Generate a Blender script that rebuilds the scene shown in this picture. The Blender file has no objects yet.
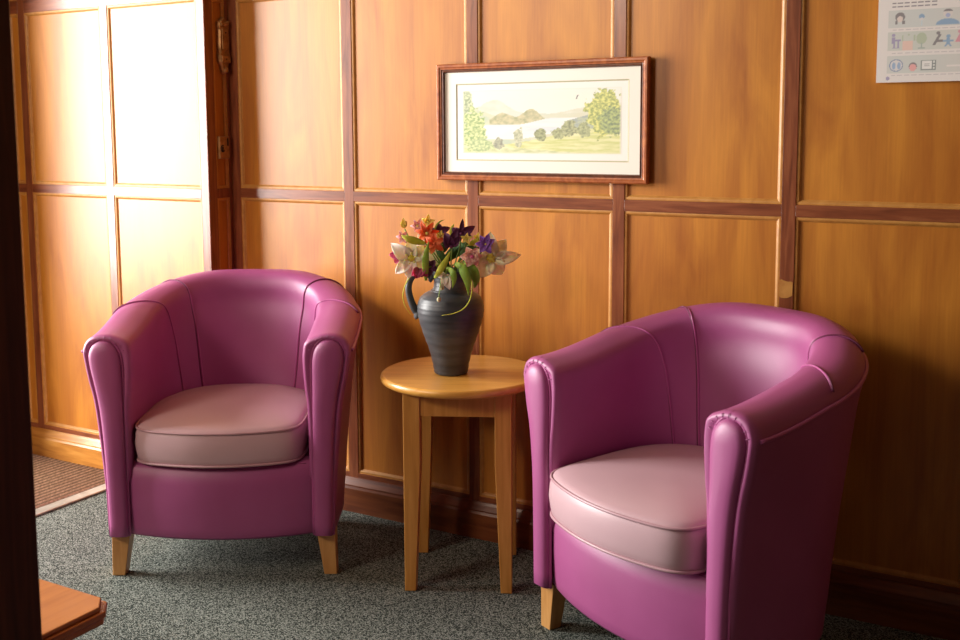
import bpy, bmesh, math, random
from mathutils import Vector, Matrix, noise
PI = math.pi
SC = bpy.context.scene
COL = SC.collection

# ------------------------------------------------------------------ camera
cd = bpy.data.cameras.new('camera'); cam = bpy.data.objects.new('camera', cd); COL.objects.link(cam)
yaw, pitch, roll = .5160, .1068, -.0048
F = Vector((-math.sin(yaw)*math.cos(pitch), math.cos(yaw)*math.cos(pitch), -math.sin(pitch)))
R0 = Vector((math.cos(yaw), math.sin(yaw), 0)); U0 = R0.cross(F)
R = R0*math.cos(roll) + U0*math.sin(roll); U = U0*math.cos(roll) - R0*math.sin(roll)
m = Matrix((R, U, -F)).transposed().to_4x4(); m.translation = Vector((0, -2.511, 1.15))
cam.matrix_world = m
cd.sensor_width = 36; cd.lens = 1051.45/960*36
cd.shift_x = -(481.3-480)/960; cd.shift_y = -(320-243.25)/960
cd.clip_start = .05
cd.dof.use_dof = True; cd.dof.focus_distance = 2.6; cd.dof.aperture_fstop = 6.3
SC.camera = cam

# ------------------------------------------------------------------ world, light, exposure
w = bpy.data.worlds.new('world'); SC.world = w; w.use_nodes = True
w.node_tree.nodes['Background'].inputs[0].default_value = (1, .86, .72, 1)
w.node_tree.nodes['Background'].inputs[1].default_value = .01
def area(name, loc, target, sx, sy, power, color, spread=180):
    l = bpy.data.lights.new(name, 'AREA'); l.shape = 'RECTANGLE'; l.size = sx; l.size_y = sy
    l.energy = power; l.color = color; l.spread = math.radians(spread)
    o = bpy.data.objects.new(name, l); COL.objects.link(o); o.location = loc
    o.rotation_euler = (Vector(target)-Vector(loc)).to_track_quat('-Z', 'Y').to_euler()
    return o
WX = -3.30      # the side wall with the open entrance doorway, daylight beyond it
area('doorway_daylight', (-4.40, -1.36, 1.42), (-2.3, -.45, 1.0), 1.45, 2.0, 205, (1, .965, .925))
area('room_fill', (-2.6, -3.4, 2.25), (-1.0, 0, .9), 1.0, .8, 38, (1, .84, .67))  # added soft warm fill from the upper left
vs = SC.view_settings
vs.view_transform = 'Standard'; vs.look = 'None'; vs.gamma = 1; vs.use_curve_mapping = False
vs.exposure = .56

# ------------------------------------------------------------------ materials
def mat(name, base, rough=.5, spec=.5, coat=0, coat_rough=.2, metal=0, **kw):
    m = bpy.data.materials.new(name); m.use_nodes = True
    b = m.node_tree.nodes['Principled BSDF']
    b.inputs['Base Color'].default_value = (*base, 1); b.inputs['Roughness'].default_value = rough
    b.inputs['Specular IOR Level'].default_value = spec; b.inputs['Coat Weight'].default_value = coat
    b.inputs['Coat Roughness'].default_value = coat_rough; b.inputs['Metallic'].default_value = metal
    if 'sub' in kw:
        b.inputs['Subsurface Weight'].default_value = kw['sub']; b.inputs['Subsurface Radius'].default_value = (.03, .02, .012)
    return m
def nd(m, t, **kw):
    n = m.node_tree.nodes.new(t)
    for k, v in kw.items():
        if hasattr(n, k) and not k[0].isupper(): setattr(n, k, v)
        else: n.inputs[k].default_value = v
    return n
def lk(m, a, b): m.node_tree.links.new(a, b)
def vary(m, cols, scale=(1, 1, 1), nscale=4, detail=6, pos=None, bump=0, bscale=None, distortion=0, vec='Object'):
    """procedural colour variation of the base colour through a stretched noise"""
    tc = nd(m, 'ShaderNodeTexCoord'); mp = nd(m, 'ShaderNodeMapping'); mp.inputs['Scale'].default_value = scale
    lk(m, tc.outputs[vec], mp.inputs['Vector'])
    n = nd(m, 'ShaderNodeTexNoise'); n.inputs['Scale'].default_value = nscale; n.inputs['Detail'].default_value = detail
    n.inputs['Distortion'].default_value = distortion
    lk(m, mp.outputs[0], n.inputs['Vector'])
    r = nd(m, 'ShaderNodeValToRGB'); e = r.color_ramp.elements
    pos = pos or [.3+.4*i/(len(cols)-1) for i in range(len(cols))]
    while len(e) < len(cols): e.new(.5)
    for i, c in enumerate(cols): e[i].position = pos[i]; e[i].color = (*c, 1)
    lk(m, n.outputs['Fac'], r.inputs[0])
    b = m.node_tree.nodes['Principled BSDF']; lk(m, r.outputs[0], b.inputs['Base Color'])
    if bump:
        n2 = n
        if bscale:
            n2 = nd(m, 'ShaderNodeTexNoise'); n2.inputs['Scale'].default_value = bscale; n2.inputs['Detail'].default_value = 3
            lk(m, tc.outputs[vec], n2.inputs['Vector'])
        bp = nd(m, 'ShaderNodeBump'); bp.inputs['Strength'].default_value = bump; bp.inputs['Distance'].default_value = .002
        lk(m, n2.outputs['Fac'], bp.inputs['Height']); lk(m, bp.outputs[0], b.inputs['Normal'])
    return m

def wood_mat(name, a, b, c, rough, coat, scale, nscale, bump=.08, spec=.5, cr=.25):
    m = mat(name, b, rough, spec, coat, cr)
    vary(m, [a, b, c], scale, nscale, 8, None, bump, None, .6)
    return m
M = {}
def panel_mat():
    # large cathedral figure + fine pores, per-panel tone shift through a low frequency noise
    m = mat('panel_oak', (.5, .2, .03), .42, .5, .3, .38)
    tc = nd(m, 'ShaderNodeTexCoord')
    mp = nd(m, 'ShaderNodeMapping'); mp.inputs['Scale'].default_value = (5, 5, .9)
    lk(m, tc.outputs['Object'], mp.inputs[0])
    n1 = nd(m, 'ShaderNodeTexNoise'); n1.inputs['Scale'].default_value = 2.2; n1.inputs['Detail'].default_value = 4; n1.inputs['Distortion'].default_value = 1.2
    lk(m, mp.outputs[0], n1.inputs['Vector'])
    mp2 = nd(m, 'ShaderNodeMapping'); mp2.inputs['Scale'].default_value = (90, 90, 3)
    lk(m, tc.outputs['Object'], mp2.inputs[0])
    n2 = nd(m, 'ShaderNodeTexNoise'); n2.inputs['Scale'].default_value = 2.5; n2.inputs['Detail'].default_value = 6
    lk(m, mp2.outputs[0], n2.inputs['Vector'])
    r = nd(m, 'ShaderNodeValToRGB'); e = r.color_ramp.elements
    e[0].position = .3; e[0].color = (.40, .122, .009, 1); e[1].position = .7; e[1].color = (.60, .232, .022, 1)
    lk(m, n1.outputs['Fac'], r.inputs[0])
    mx = nd(m, 'ShaderNodeMix', data_type='RGBA', blend_type='MULTIPLY'); mx.inputs[0].default_value = 1
    r2 = nd(m, 'ShaderNodeValToRGB'); e = r2.color_ramp.elements
    e[0].position = .3; e[0].color = (.90, .87, .82, 1); e[1].position = .65; e[1].color = (1, 1, 1, 1)
    lk(m, n2.outputs['Fac'], r2.inputs[0])
    lk(m, r.outputs[0], mx.inputs[6]); lk(m, r2.outputs[0], mx.inputs[7])
    b = m.node_tree.nodes['Principled BSDF']; lk(m, mx.outputs[2], b.inputs['Base Color'])
    bp = nd(m, 'ShaderNodeBump'); bp.inputs['Strength'].default_value = .06; bp.inputs['Distance'].default_value = .001
    lk(m, n2.outputs['Fac'], bp.inputs['Height']); lk(m, bp.outputs[0], b.inputs['Normal'])
    return m
M['panel'] = panel_mat()
M['stile'] = wood_mat('stile_mahogany', (.13, .030, .010), (.22, .058, .020), (.30, .095, .035), .34, .3, (30, 30, 2.5), 2.5)
M['rail'] = wood_mat('rail_mahogany', (.13, .030, .010), (.22, .058, .020), (.30, .095, .035), .34, .3, (2.5, 30, 30), 2.5)
M['bead'] = wood_mat('bead_oak', (.44, .18, .032), (.50, .22, .043), (.56, .26, .056), .48, .15, (20, 20, 20), 2)
M['skirt'] = wood_mat('skirting_wood', (.10, .022, .007), (.16, .040, .011), (.22, .065, .018), .36, .25, (3, 30, 30), 2)
M['skirt_l'] = wood_mat('skirting_lit', (.33, .12, .018), (.46, .19, .032), (.56, .26, .055), .36, .25, (3, 30, 30), 2)  # lit copy of the skirting wood, the light put into its orange tone
M['post'] = wood_mat('dark_post_wood', (.035, .008, .0025), (.06, .014, .0045), (.09, .022, .007), .6, .05, (30, 30, 2), 2, spec=.3)
M['beech'] = wood_mat('beech', (.50, .235, .065), (.58, .29, .09), (.66, .35, .12), .4, .2, (30, 30, 3), 2)
M['table'] = wood_mat('table_beech', (.60, .27, .045), (.70, .34, .065), (.76, .40, .09), .36, .25, (3, 35, 35), 2)
M['tableleg'] = wood_mat('table_leg_beech', (.48, .20, .035), (.56, .25, .05), (.63, .30, .07), .4, .2, (35, 35, 3), 2)
M['bench'] = wood_mat('bench_wood', (.36, .12, .028), (.42, .15, .036), (.47, .18, .045), .4, .2, (30, 3, 30), 2)
M['bench_edge'] = wood_mat('bench_edge_wood', (.30, .08, .016), (.40, .12, .024), (.48, .16, .034), .35, .3, (20, 3, 20), 2)
M['frame'] = wood_mat('picture_frame_wood', (.26, .060, .015), (.38, .10, .026), (.48, .15, .042), .34, .4, (30, 30, 30), 2)
M['frame_dark'] = wood_mat('picture_frame_inner', (.07, .018, .006), (.11, .028, .009), (.16, .045, .014), .34, .4, (30, 30, 30), 2)
M['leather'] = vary(mat('magenta_leather', (.33, .055, .20), .50, .55, .38, .46), [(.34, .062, .205), (.39, .078, .245)], (1, 1, 1), 6, 3, None, .12, 420)
M['piping'] = mat('magenta_piping', (.42, .085, .26), .38, .5, .15, .3)
M['cushion'] = vary(mat('mauve_leather', (.56, .34, .38), .38, .5, .1, .35), [(.57, .37, .41), (.62, .41, .45)], (1, 1, 1), 6, 3, None, .12, 420)
M['cushion_pipe'] = mat('mauve_piping', (.50, .29, .33), .4, .5, .1, .3)
M['seam'] = mat('magenta_seam', (.16, .02, .075), .5)
M['jug'] = vary(mat('pewter_glaze', (.05, .055, .065), .44, .5, .10, .35), [(.030, .033, .040), (.055, .058, .066), (.085, .088, .095)], (4, 4, 26), 2, 5, None, .25)
M['bronze'] = vary(mat('aged_bronze', (.20, .09, .03), .42, .5, .1, .3, .55), [(.30, .14, .045), (.55, .30, .11)], (1, 1, 1), 60, 4)
M['hole'] = mat('keyhole_dark', (.01, .005, .003), .8)
M['mount'] = mat('mount_card', (.90, .84, .74), .7)
M['mountline'] = mat('mount_line', (.50, .47, .30), .7)
M['paper'] = mat('paper', (.90, .87, .80), .8)
M['wallplain'] = vary(mat('dark_panel_wood', (.10, .04, .015), .6), [(.08, .03, .010), (.13, .05, .018)], (1, 1, 1), 3, 4)
M['ceil'] = vary(mat('ceiling_plaster', (.25, .20, .15), .85), [(.22, .18, .13), (.28, .22, .17)], (1, 1, 1), 3, 4)
M['metalstrip'] = vary(mat('threshold_strip', (.62, .60, .55), .38, .5, 0, .2, .5), [(.36, .34, .29), (.50, .48, .42)], (1, 1, 1), 30, 3)
M['winframe'] = wood_mat('window_frame_wood', (.13, .030, .010), (.22, .058, .020), (.30, .095, .035), .34, .3, (30, 30, 2.5), 2.5)
def carpet_mat():
    m = mat('carpet', (.1, .1, .1), .95, .1)
    tc = nd(m, 'ShaderNodeTexCoord')
    v = nd(m, 'ShaderNodeTexVoronoi'); v.inputs['Scale'].default_value = 420; v.inputs['Randomness'].default_value = 1
    lk(m, tc.outputs['Object'], v.inputs['Vector'])
    bw = nd(m, 'ShaderNodeSeparateColor'); lk(m, v.outputs['Color'], bw.inputs[0])
    n2 = nd(m, 'ShaderNodeTexNoise'); n2.inputs['Scale'].default_value = 200; n2.inputs['Detail'].default_value = 4
    lk(m, tc.outputs['Object'], n2.inputs['Vector'])
    ad = nd(m, 'ShaderNodeMath', operation='MULTIPLY_ADD'); ad.inputs[1].default_value = .6
    lk(m, n2.outputs['Fac'], ad.inputs[0]); lk(m, bw.outputs[0], ad.inputs[2])
    r = nd(m, 'ShaderNodeValToRGB'); e = r.color_ramp.elements
    e[0].position = .35; e[0].color = (.018, .024, .022, 1); e[1].position = 1.0; e[1].color = (.25, .27, .24, 1)
    x = e.new(.80); x.color = (.040, .049, .041, 1)
    lk(m, ad.outputs[0], r.inputs[0])
    b = m.node_tree.nodes['Principled BSDF']; lk(m, r.outputs[0], b.inputs['Base Color'])
    bp = nd(m, 'ShaderNodeBump'); bp.inputs['Strength'].default_value = .5; bp.inputs['Distance'].default_value = .004
    lk(m, v.outputs['Distance'], bp.inputs['Height']); lk(m, bp.outputs[0], b.inputs['Normal'])
    return m
M['carpet'] = carpet_mat()
def mat_mat():
    m = mat('ribbed_mat', (.2, .17, .13), .9, .2)
    tc = nd(m, 'ShaderNodeTexCoord')
    n = nd(m, 'ShaderNodeTexNoise'); n.inputs['Scale'].default_value = 120; n.inputs['Detail'].default_value = 3
    lk(m, tc.outputs['Object'], n.inputs['Vector'])
    r = nd(m, 'ShaderNodeValToRGB'); e = r.color_ramp.elements
    e[0].position = .35; e[0].color = (.42, .35, .26, 1); e[1].position = .65; e[1].color = (.70, .60, .47, 1)
    lk(m, n.outputs['Fac'], r.inputs[0])
    sx = nd(m, 'ShaderNodeSeparateXYZ'); lk(m, tc.outputs['Object'], sx.inputs[0])
    f1 = nd(m, 'ShaderNodeMath', operation='MULTIPLY'); f1.inputs[1].default_value = 2*PI/.023; lk(m, sx.outputs[0], f1.inputs[0])
    f2 = nd(m, 'ShaderNodeMath', operation='SINE'); lk(m, f1.outputs[0], f2.inputs[0])
    f3 = nd(m, 'ShaderNodeMath', operation='MULTIPLY_ADD'); f3.inputs[1].default_value = .28; f3.inputs[2].default_value = .72; lk(m, f2.outputs[0], f3.inputs[0])
    mx = nd(m, 'ShaderNodeMix', data_type='RGBA', blend_type='MULTIPLY'); mx.inputs[0].default_value = 1
    lk(m, r.outputs[0], mx.inputs[6]); lk(m, f3.outputs[0], mx.inputs[7])
    lk(m, mx.outputs[2], m.node_tree.nodes['Principled BSDF'].inputs['Base Color'])
    return m
M['doormat'] = mat_mat()
def attr_mat(name, rough=.8):
    m = mat(name, (1, 1, 1), rough, .2)
    a = nd(m, 'ShaderNodeAttribute'); a.attribute_name = 'ink'
    lk(m, a.outputs['Color'], m.node_tree.nodes['Principled BSDF'].inputs['Base Color'])
    return m
M['painting'] = attr_mat('watercolour'); M['print'] = attr_mat('printed_sheet', .7)
def petal(name, c, c2=None, sub=.5):
    m = mat(name, c, .6, .3, 0, .2, 0, sub=sub)
    return vary(m, [c, c2 or tuple(min(1, v*1.25) for v in c)], (1, 1, 1), 40, 3)
M['lily_white'] = petal('lily_blush', (.88, .72, .62), (.96, .88, .80))
M['lily_cream'] = petal('lily_cream', (.95, .76, .45), (.97, .86, .62))
M['throat'] = petal('flower_throat', (.50, .42, .04), (.75, .62, .10))
M['rose'] = petal('rose_peach', (.90, .46, .36), (.96, .62, .52))
M['freesia'] = petal('freesia_violet', (.20, .07, .38), (.34, .16, .52))
M['iris'] = petal('iris_burgundy', (.060, .008, .040), (.13, .02, .09))
M['orange'] = petal('red_orange', (.72, .10, .03), (.85, .20, .07))
M['yellow'] = petal('yellow_petal', (.85, .62, .08), (.92, .76, .25))
M['magenta'] = petal('magenta_petal', (.55, .06, .18), (.72, .18, .33))
M['pink'] = petal('pink_petal', (.75, .32, .36), (.85, .50, .52))
M['leaf_y'] = petal('leaf_yellow_green', (.50, .56, .04), (.66, .68, .10))
M['leaf_g'] = petal('leaf_green', (.22, .36, .04), (.36, .48, .07))
M['leaf_d'] = petal('leaf_dark', (.035, .085, .02), (.07, .14, .035))
M['bud'] = petal('bud_green', (.42, .42, .20), (.62, .55, .36))
M['stem'] = petal('stem_green', (.16, .26, .04), (.24, .34, .07))

# ------------------------------------------------------------------ mesh helpers
def obj(name, bm, material, parent=None, smooth=False, bevel=0, subsurf=0, kind=None, recalc=True):
    me = bpy.data.meshes.new(name)
    if recalc: bmesh.ops.recalc_face_normals(bm, faces=bm.faces[:])
    bm.to_mesh(me); bm.free()
    if isinstance(material, (list, tuple)):
        for x in material: me.materials.append(x)
    else: me.materials.append(material)
    if smooth:
        for p in me.polygons: p.use_smooth = True
    o = bpy.data.objects.new(name, me); COL.objects.link(o)
    if parent: o.parent = parent
    if bevel:
        b = o.modifiers.new('bevel', 'BEVEL'); b.width = bevel; b.segments = 3; b.limit_method = 'ANGLE'; b.angle_limit = math.radians(35)
        for p in me.polygons: p.use_smooth = True
        b.harden_normals = True
    if subsurf:
        s = o.modifiers.new('sub', 'SUBSURF'); s.levels = subsurf; s.render_levels = subsurf
    if kind: o['kind'] = kind
    return o
def box(bm, x0, x1, y0, y1, z0, z1, mi=0):
    v = [bm.verts.new((x, y, z)) for z in (z0, z1) for y in (y0, y1) for x in (x0, x1)]
    for f in ((0, 2, 3, 1), (4, 5, 7, 6), (0, 1, 5, 4), (2, 6, 7, 3), (0, 4, 6, 2), (1, 3, 7, 5)):
        fa = bm.faces.new([v[i] for i in f]); fa.material_index = mi
    return v
def struct(name, bm, m, bevel=0): return obj(name, bm, m, None, bevel=bevel, kind='structure')
def sbox(name, x0, x1, y0, y1, z0, z1, m, bevel=0):
    bm = bmesh.new(); box(bm, x0, x1, y0, y1, z0, z1); return struct(name, bm, m, bevel)
def thing(name, label, cat, loc=(0, 0, 0), rotz=0, group=None):
    o = bpy.data.objects.new(name, None); COL.objects.link(o); o.location = loc; o.rotation_euler = (0, 0, rotz)
    o.empty_display_size = .05
    o['label'] = label; o['category'] = cat
    if group: o['group'] = group
    return o
def tag(o, label, cat, group=None):
    o['label'] = label; o['category'] = cat
    if group: o['group'] = group
    return o
def tube(bm, pts, rad, seg=8, cap=True):
    """tube along a polyline; rad is a number or one per point"""
    pts = [Vector(p) for p in pts]; n = len(pts)
    rs = rad if isinstance(rad, (list, tuple)) else [rad]*n
    rings = []; up = None
    for i, p in enumerate(pts):
        d = (pts[min(i+1, n-1)]-pts[max(i-1, 0)]).normalized()
        if up is None:
            up = Vector((0, 0, 1)) if abs(d.z) < .9 else Vector((1, 0, 0))
        a = d.cross(up).normalized(); b = a.cross(d).normalized(); up = b
        rings.append([bm.verts.new(p+rs[i]*(math.cos(t)*a+math.sin(t)*b)) for t in [2*PI*k/seg for k in range(seg)]])
    for i in range(n-1):
        for k in range(seg):
            bm.faces.new((rings[i][k], rings[i][(k+1) % seg], rings[i+1][(k+1) % seg], rings[i+1][k]))
    if cap: bm.faces.new(rings[0][::-1]); bm.faces.new(rings[-1])
def catmull(pts, n):
    """smooth curve through pts with n samples a span"""
    P = [Vector(p) for p in pts]; P = [2*P[0]-P[1]]+P+[2*P[-1]-P[-2]]; out = []
    for i in range(1, len(P)-2):
        for k in range(n):
            t = k/n; a, b, c, d = P[i-1:i+3]
            out.append(.5*((2*b)+(c-a)*t+(2*a-5*b+4*c-d)*t*t+(3*b-3*c+d-a)*t**3))
    out.append(P[-2]); return out
def lathe(bm, prof, seg=48, cap_bottom=True):
    rings = [[bm.verts.new((r*math.cos(2*PI*k/seg), r*math.sin(2*PI*k/seg), z)) for k in range(seg)] for r, z in prof]
    for i in range(len(rings)-1):
        for k in range(seg): bm.faces.new((rings[i][k], rings[i][(k+1) % seg], rings[i+1][(k+1) % seg], rings[i+1][k]))
    if cap_bottom: bm.faces.new(rings[0][::-1])
    return rings

# ------------------------------------------------------------------ setting: floor, walls, ceiling
sbox('floor', -5.2, 1.6, -5.2, .16, -.1, 0, M['carpet'])
sbox('ceiling', WX, 1.6, -5.2, .16, 2.45, 2.55, M['ceil'])
RX = -2.330          # the return between the two panelled walls
LY = -.104           # front face of the left panelled wall
REC = .007           # panels lie this far behind stiles and rails
def wall_slab(name, x0, x1, yf, yb):
    return sbox(name, x0, x1, yf, yb, 0, 2.45, M['panel'])
wall_slab('wall_back', RX-.02, 1.6, REC, .16)
wall_slab('wall_left', WX, RX-REC, LY+REC, .16)
trim_n = [0]
def trim(x0, x1, yf, yb, z0, z1, m):
    trim_n[0] += 1
    return sbox('trim_%d' % trim_n[0], x0, x1, yf, yb, z0, z1, m, .0008)
def bead_ring(x0, x1, z0, z1, yf, depth=REC, wd=.012, fix=None):
    """mitred moulding round one panel opening: round nose then slope down to the panel"""
    trim_n[0] += 1
    prof = [(0, 0), (.0004, .0020), (.003, .0016), (.006, .0020), (.0085, .0035), (.0100, .0055), (wd, depth)]
    bm = bmesh.new(); rings = []
    for ins, dy in prof:
        cs = [(x0+ins, z0+ins), (x1-ins, z0+ins), (x1-ins, z1-ins), (x0+ins, z1-ins)]
        rings.append([bm.verts.new((x, yf+dy, z)) if fix is None else bm.verts.new((fix-dy, x, z)) for x, z in cs])
    for i in range(len(rings)-1):
        for k in range(4): bm.faces.new((rings[i][k], rings[i][(k+1) % 4], rings[i+1][(k+1) % 4], rings[i+1][k]))
    for f in bm.faces: f.smooth = False
    struct('trim_%d' % trim_n[0], bm, M['bead'])
Z0, Z1, Z2, Z3, Z4 = .118, .944, .973, 1.556, 1.60     # bottom rail top, mid rail, top rail
def panelling(stiles, yf, yb, xa, xb):
    """stiles: list of (x0,x1); rails run between the stiles"""
    for a, b in stiles: trim(a, b, yf, yb, 0.1, 2.45, M['stile'])
    edges = stiles
    for (a, b), (c, d) in zip(edges[:-1], edges[1:]):
        for z0, z1 in ((.098, Z0), (Z1, Z2), (Z3, Z4)):
            trim(b, c, yf, yb, z0, z1, M['rail'])
        for z0, z1 in ((Z0, Z1), (Z2, Z3), (Z4, 2.40)):
            bead_ring(b, c, z0, z1, yf)
back_stiles = [(RX, -2.296), (-1.891, -1.857), (-1.467, -1.434), (-1.036, -1.004), (-.607, -.574), (-.180, -.147), (.247, .280), (.674, .707), (1.10, 1.133), (1.527, 1.6)]
panelling(back_stiles, 0, REC+.01, RX, 1.6)
left_stiles = [(WX, -3.24), (-3.188, -3.156), (-2.785, -2.752), (-2.362, RX-.001)]
panelling(left_stiles, LY, LY+REC+.01, WX, RX)
# worn patch on one stile, where the dark varnish has come off
bm = bmesh.new()
random.seed(4)
cx, cz = -.5915, .772
pts = []
for k in range(18):
    a = 2*PI*k/18
    pts.append((cx+.0155*max(-1, min(1, 1.5*math.cos(a))), cz+.020*max(-1, min(1, 1.35*math.sin(a)))+random.uniform(-.003, .003)))
vf = [bm.verts.new((x, -.0010, z)) for x, z in pts]; vb = [bm.verts.new((x, .001, z)) for x, z in pts]
bm.faces.new(vf)
for k in range(18): bm.faces.new((vf[k], vf[(k+1) % 18], vb[(k+1) % 18], vb[k]))
trim_n[0] += 1; struct('trim_%d' % trim_n[0], bm, M['bead'])
# return wall: narrow panelled strip facing the room
def rbox(x0, x1, y0, y1, z0, z1, m):
    trim_n[0] += 1; return sbox('trim_%d' % trim_n[0], x0, x1, y0, y1, z0, z1, m, .0008)
rbox(RX-REC-.01, RX, LY+.0005, LY+.036, .1, 2.45, M['stile'])
rbox(RX-REC-.01, RX, -.014, -.0005, .1, 2.45, M['stile'])
for z0, z1 in ((.098, Z0), (Z1, Z2), (Z3, Z4)): rbox(RX-REC-.01, RX-.0005, LY+.036, -.014, z0, z1, M['stile'])
for z0, z1 in ((Z0, Z1), (Z2, Z3), (Z4, 2.40)): bead_ring(LY+.036, -.014, z0, z1, 0, REC, .008, fix=RX)
# skirting
def skirt(name, x0, x1, yf, m, side=False):
    bm = bmesh.new()
    pr = [(0, 0), (-.020, 0), (-.020, .072), (-.017, .079), (-.017, .083), (-.008, .096), (-.004, .103), (0, .103)]
    if not side:
        A = [bm.verts.new((x0, yf+a, z)) for a, z in pr]; B = [bm.verts.new((x1, yf+a, z)) for a, z in pr]
    else:
        A = [bm.verts.new((yf-a, x0, z)) for a, z in pr]; B = [bm.verts.new((yf-a, x1, z)) for a, z in pr]
    for k in range(len(pr)): bm.faces.new((A[k], A[(k+1) % 8], B[(k+1) % 8], B[k]))
    bm.faces.new(A); bm.faces.new(B)
    return struct(name, bm, m)
skirt('baseboard_back', RX, 1.6, 0, M['skirt'])
skirt('baseboard_left', WX, RX, LY, M['skirt_l'])
skirt('baseboard_return', LY-.018, -.001, RX, M['skirt'], True)
# side wall on the left, out of frame, with the open entrance doorway
WY0, WY1, WZ1 = -2.35, -.36, 2.20
bm = bmesh.new()
box(bm, WX-.10, WX, WY1, .16, 0, 2.45); box(bm, WX-.10, WX, -5.2, WY0, 0, 2.45); box(bm, WX-.10, WX, WY0, WY1, WZ1, 2.45)
struct('wall_side', bm, M['wallplain'])
bm = bmesh.new()
box(bm, WX-.11, WX+.012, WY0-.02, WY0+.05, 0, WZ1); box(bm, WX-.11, WX+.012, WY1-.03, WY1+.04, 0, WZ1); box(bm, WX-.11, WX+.012, WY0, WY1, WZ1-.03, WZ1+.04)
struct('door_1', bm, M['winframe'])
sbox('wall_right', 1.6, 1.7, -5.2, .16, 0, 2.45, M['wallplain'])

# entrance mat with its metal threshold strip
def ribbed_mat():
    bm = bmesh.new(); x0, x1, y0, y1 = WX+.02, -2.722, -2.6, LY-.022
    p = .0115; n = int((x1-x0)/p); prev = None
    for i in range(n*4+1):
        x = x0+(x1-x0)*i/(n*4); z = .007+.0045*math.sin(2*PI*i/4+.1)
        a = bm.verts.new((x, y0, z)); b = bm.verts.new((x, y1, z))
        if prev: bm.faces.new((prev[0], a, b, prev[1]))
        prev = (a, b)
    vs_ = [bm.verts.new(c) for c in ((x0, y0, .0005), (x1, y0, .0005), (x1, y1, .0005), (x0, y1, .0005))]
    bm.faces.new(vs_); bm.faces.new((prev[0], vs_[1], vs_[2], prev[1]))
    return bm
t = thing('entrance_mat', 'brown ribbed entrance mat on the floor against the brightly lit wall', 'doormat', (0, 0, 0))
obj('mat_surface', ribbed_mat(), M['doormat'], t, kind=None)
bm = bmesh.new(); box(bm, -2.722, -2.676, -2.6, LY-.022, .0005, .0075)
obj('edge_strip', bm, M['metalstrip'], t, bevel=.003)['label'] = 'pale metal edge strip'

# ------------------------------------------------------------------ tub chairs
def chair_path(u, back=.444, half=.282, y0=-.028, ys=.17):
    """centre line of the shell in plan, u in 0..1 from the left arm front round the back to the right; returns point, outward normal"""
    L1 = ys-y0; b = back-ys
    La = PI*math.sqrt((half*half+b*b)/2)
    tot = 2*L1+La; s = u*tot
    if s < L1: return Vector((-half, y0+s, 0)), Vector((-1, 0, 0))
    if s > tot-L1: return Vector((half, y0+(tot-s), 0)), Vector((1, 0, 0))
    th = PI*(s-L1)/La
    e = .89
    c, sn = math.cos(th), math.sin(th)
    x = -half*math.copysign(abs(c)**e, c); y = ys+b*abs(sn)**e
    nx = -c/half; ny = sn/b
    n = Vector((nx, ny, 0)).normalized()
    return Vector((x, y, 0)), n
def smoothstep(x): x = max(0, min(1, x)); return x*x*(3-2*x)
def rim(u):
    k = 1-abs(2*u-1)               # 0 at the arm fronts, 1 at the back
    return .640+.103*smoothstep(k*1.12)**.9
def section(u):
    """closed-profile list (n, z), n outward, from bottom outside over the rim to bottom inside"""
    k = 1-abs(2*u-1); bk = smoothstep((k-.25)/.6); z = rim(u)
    ob = .006*(1-bk)-.030*bk       # outside at the bottom
    ot = .054*(1-bk)+.044*bk
    lo = lambda t: ob+(ot-ob)*t
    it = -.064*(1-bk)-.052*bk; ib = -.054*(1-bk)-.094*bk
    return [(ob, .112), (ob+(lo(.14)-ob)*.45, .155), (lo(.14), .2), (lo(.34), .33), (lo(.60), .46), (lo(.88), z-.115), (ot+.003, z-.062),
            (ot+.004, z-.040), (ot-.006, z-.016), (ot-.026, z-.003), (0, z), (-.026, z-.005), (it+.008, z-.020), (it, z-.045), (it-.001, z-.085),
            (it+.36*(ib-it), z-.15), (it+.74*(ib-it), .46), (ib, .38), (ib, .27)]
NU = 96
def shell_point(u, i_or_t, prof=None):
    p, n = chair_path(u); pr = prof or section(u)
    k = int(i_or_t); f = i_or_t-k
    a = pr[k]; b = pr[min(k+1, len(pr)-1)]
    nn = a[0]+(b[0]-a[0])*f; z = a[1]+(b[1]-a[1])*f
    return Vector((p.x+n.x*nn, p.y+n.y*nn, z))
def dense_section(u, m=4):
    return [(v.x, v.z) for v in catmull([Vector((a, 0, z)) for a, z in section(u)], m)]
def surf(u, s, off=0, m=4):
    """point on the dense shell, s an index 0..72, off = lift off the surface"""
    d = dense_section(u, m); s = max(0, min(len(d)-1.001, s)); k = int(s); f = s-k
    n0 = d[k][0]+(d[k+1][0]-d[k][0])*f; z0 = d[k][1]+(d[k+1][1]-d[k][1])*f
    tx, tz = d[k+1][0]-d[k][0], d[k+1][1]-d[k][1]; l = math.hypot(tx, tz) or 1
    n0 += off*tz/l; z0 -= off*tx/l
    p, n = chair_path(u); return Vector((p.x+n.x*n0, p.y+n.y*n0, z0))
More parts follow.
